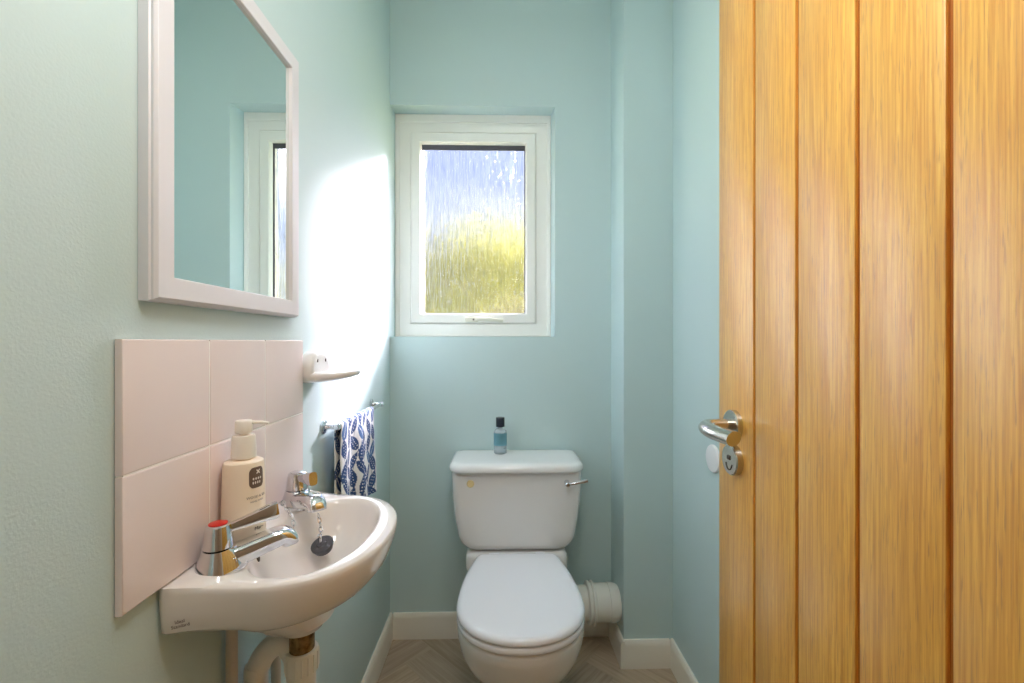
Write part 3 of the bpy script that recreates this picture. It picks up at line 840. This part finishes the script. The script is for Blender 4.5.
tag(link('blanking_cap', bm, CREAM, toilet), 'round cream blanking cap')
rebase(toilet)

# soil pipe connector running from the pan into the boxing
pan_c = thing('soil_pipe_connector', 'white plastic soil pipe running from the toilet into the boxing', 'pipe', (.30, 1.655, .185))
pcz = .186; py = 1.655
bm = bmesh.new(); lathe(bm, [(.058, .0), (.0595, .002), (.0595, .090), (.001, .090)], (.232, py, pcz), (1,0,0), 48); link('inlet_sleeve', bm, PLASTW, pan_c)
bm = bmesh.new(); lathe(bm, [(.0595, 0), (.070, .001), (.0735, .004), (.0735, .0095), (.0675, .0115), (.0675, .0165), (.0745, .0185), (.0745, .0245), (.069, .0275), (.060, .028)], (.315, py, pcz), (1,0,0), 48); link('collar', bm, PLASTW, pan_c)
bm = bmesh.new(); lathe(bm, [(.060, .0), (.0650, .0005), (.0655, .048), (.0645, .0490), (.0645, .0505), (.0675, .0520), (.0670, .068), (.0640, .080), (.0590, .0895)], (.3435, py, pcz), (1,0,0), 48); link('pipe_socket', bm, PLASTW, pan_c)
rebase(pan_c)

# little glass bottle on the cistern
gb = Vector((-.0065, 1.688, .7372))
gbo = thing('glass_bottle', 'small clear glass bottle with black cap and teal label on the cistern', 'bottle', gb)
bm = bmesh.new()
lathe(bm, [(.001, 0), (.0215, 0), (.0245, .003), (.0248, .006), (.0248, .078), (.0235, .084), (.016, .0915), (.0085, .0945), (.0085, .103), (.001, .103)], gb, n=40)
link('bottle_glass', bm, GLASS, gbo)
bm = bmesh.new(); lathe(bm, [(.0160, .1005), (.0165, .1015), (.0165, .1335), (.0155, .1350), (.001, .1352)], gb, n=36); link('cap', bm, CAPB, gbo)
bm = bmesh.new()
r = .0252
rings(bm, [[gb + Vector((r*math.cos(a), r*math.sin(a), zz)) for a in [math.radians(-178 + 172*i/24) for i in range(25)]] + [gb + Vector(((r-.0003)*math.cos(a), (r-.0003)*math.sin(a), zz)) for a in [math.radians(-6 - 172*i/24) for i in range(25)]] for zz in (.032, .078)])
link('paper_label', bm, LABELB, gbo)
bm = bmesh.new()
for k in range(3):
    x = .0140 + k*.003
    lathe(bm, [(.0013, 0), (.0013, .0006)], gb + Vector((x, -math.sqrt(max(0, .0249**2 - x*x)) - .0002, .0225)), (x, -math.sqrt(.0249**2 - x*x), 0), 10)
link('print_mark', bm, CAPB, gbo)
rebase(gbo)

# ------------------------------------------------------------------ outside
bm = bmesh.new(); box(bm, (-14, YO+.4, -.35), (14, 30, -.3)); tag(link('lawn', bm, LAWN, smooth=0), kind='structure')
def bush(name, label, c, rad, n, seed, tones, size):
    rnd = random.Random(seed)
    t = thing(name, label, 'bush', (c[0], c[1], -.3))
    bm = bmesh.new(); cl = bm.loops.layers.float_color.new('tone')
    for k in range(n):
        while True:
            d = Vector((rnd.uniform(-1, 1), rnd.uniform(-1, 1), rnd.uniform(-1, 1)))
            if .05 < d.length < 1: break
        d = d.normalized() * (.72 + .30*rnd.random()) * (1 + .10*math.sin(d.x*9 + seed) * math.cos(d.z*7))
        p = Vector((c[0] + d.x*rad[0], c[1] + d.y*rad[1], c[2] + d.z*rad[2]))
        if p.z < -.25: continue
        a = Vector((rnd.gauss(0, 1), rnd.gauss(0, 1), rnd.gauss(0, .7))).normalized(); b = a.cross(Vector((rnd.gauss(0, 1), rnd.gauss(0, 1), rnd.gauss(0, 1)))).normalized()
        L = size * rnd.uniform(.7, 1.3); w = L*.42
        vs = [bm.verts.new(q) for q in (p, p + a*L*.45 + b*w*.5, p + a*L, p + a*L*.45 - b*w*.5)]
        f = bm.faces.new(vs); q = rnd.choice(tones); s = rnd.uniform(.85, 1.1)
        for lp in f.loops: lp[cl] = (min(1, q[0]*s), min(1, q[1]*s), min(1, q[2]*s), 1)
    link('foliage', bm, LEAF, t, smooth=0, recalc=False)
    bm = bmesh.new()
    for k in range(5):
        a = 2*PI*k/5
        tube(bm, smooth_path([(c[0] + .08*math.cos(a), c[1] + .08*math.sin(a), -.3), (c[0] + rad[0]*.25*math.cos(a), c[1] + rad[1]*.25*math.sin(a), c[2]), (c[0] + rad[0]*.5*math.cos(a+.3), c[1] + rad[1]*.5*math.sin(a+.3), c[2] + rad[2]*.55)], 4), [.045]*4 + [.03]*4 + [.012], 8)
    link('stems', bm, STEM, t)
    rebase(t)
YEL = [(.20, .205, .035), (.225, .22, .045), (.155, .175, .032), (.18, .175, .038)]
bush('garden_bush', 'tall rounded yellow-green bush seen through the obscure window glass', (-.02, 5.2, 1.15), (1.45, .9, 1.42), 9000, 3, YEL, .13)
bush('low_shrub', 'low olive brown shrub in front of the yellow bush outside the window', (.35, 3.4, .65), (.9, .5, .80), 4500, 5, [(.085, .082, .042), (.10, .096, .055), (.076, .078, .036)], .10)

# ------------------------------------------------------------------ light
w = bpy.data.worlds.new('sky'); bpy.context.scene.world = w; w.use_nodes = True
nt = w.node_tree; bg = nt.nodes['Background']
tc = nt.nodes.new('ShaderNodeTexCoord'); sx = nt.nodes.new('ShaderNodeSeparateXYZ'); rp = nt.nodes.new('ShaderNodeValToRGB')
nt.links.new(tc.outputs['Generated'], sx.inputs['Vector']); nt.links.new(sx.outputs['Z'], rp.inputs['Fac']); nt.links.new(rp.outputs['Color'], bg.inputs['Color'])
e = rp.color_ramp.elements
e[0].position = 0; e[0].color = (.62, .68, .82, 1)
e[1].position = .55; e[1].color = (.40, .48, .80, 1)
k = rp.color_ramp.elements.new(.22); k.color = (.50, .57, .88, 1)
bg.inputs['Strength'].default_value = 1.0

def light(name, kind, loc, energy, col, **kw):
    d = bpy.data.lights.new(name, kind); d.energy = energy; d.color = col
    for a, b in kw.items(): setattr(d, a, b)
    o = bpy.data.objects.new(name, d); C.objects.link(o); o.location = loc
    return o
sun = light('sun', 'SUN', (3, 6, 5), 112, (1, .88, .97), angle=math.radians(13))
sun.rotation_euler = Vector((-1, -1.42, -.92)).to_track_quat('-Z', 'Y').to_euler()
light('ceiling_fill_light', 'AREA', (.04, .70, ZC-.03), 2.0, (.97, .98, 1), shape='DISK', size=.26, spread=math.radians(170))  # unseen fill light below the ceiling, added to lift the room's brightness
light('near_fill_light', 'POINT', (.0, .38, 1.76), 5.0, (1, .965, .94), shadow_soft_size=.09)  # added fill with no fitting, brightens the near left wall and door
light('hall_lamp', 'AREA', (.0, -.75, ZC-.03), 1.5, (1, .86, .70), shape='DISK', size=.4)

# ------------------------------------------------------------------ camera
cam = bpy.data.cameras.new('camera'); co = bpy.data.objects.new('camera', cam); C.objects.link(co)
cam.sensor_fit = 'HORIZONTAL'; cam.sensor_width = 36; cam.lens = 445 / 1024 * 36; cam.clip_start = .02
co.location = (0, 0, 1.16); co.rotation_euler = (PI/2, 0, -math.atan(10 / 445))
s = bpy.context.scene; s.camera = co
s.view_settings.view_transform = 'Standard'; s.view_settings.look = 'None'; s.view_settings.exposure = 0.66; s.view_settings.gamma = 1
s.view_settings.use_curve_mapping = False
s.cycles.max_bounces = 14; s.cycles.diffuse_bounces = 8; s.cycles.transparent_max_bounces = 12; s.cycles.sample_clamp_indirect = 8
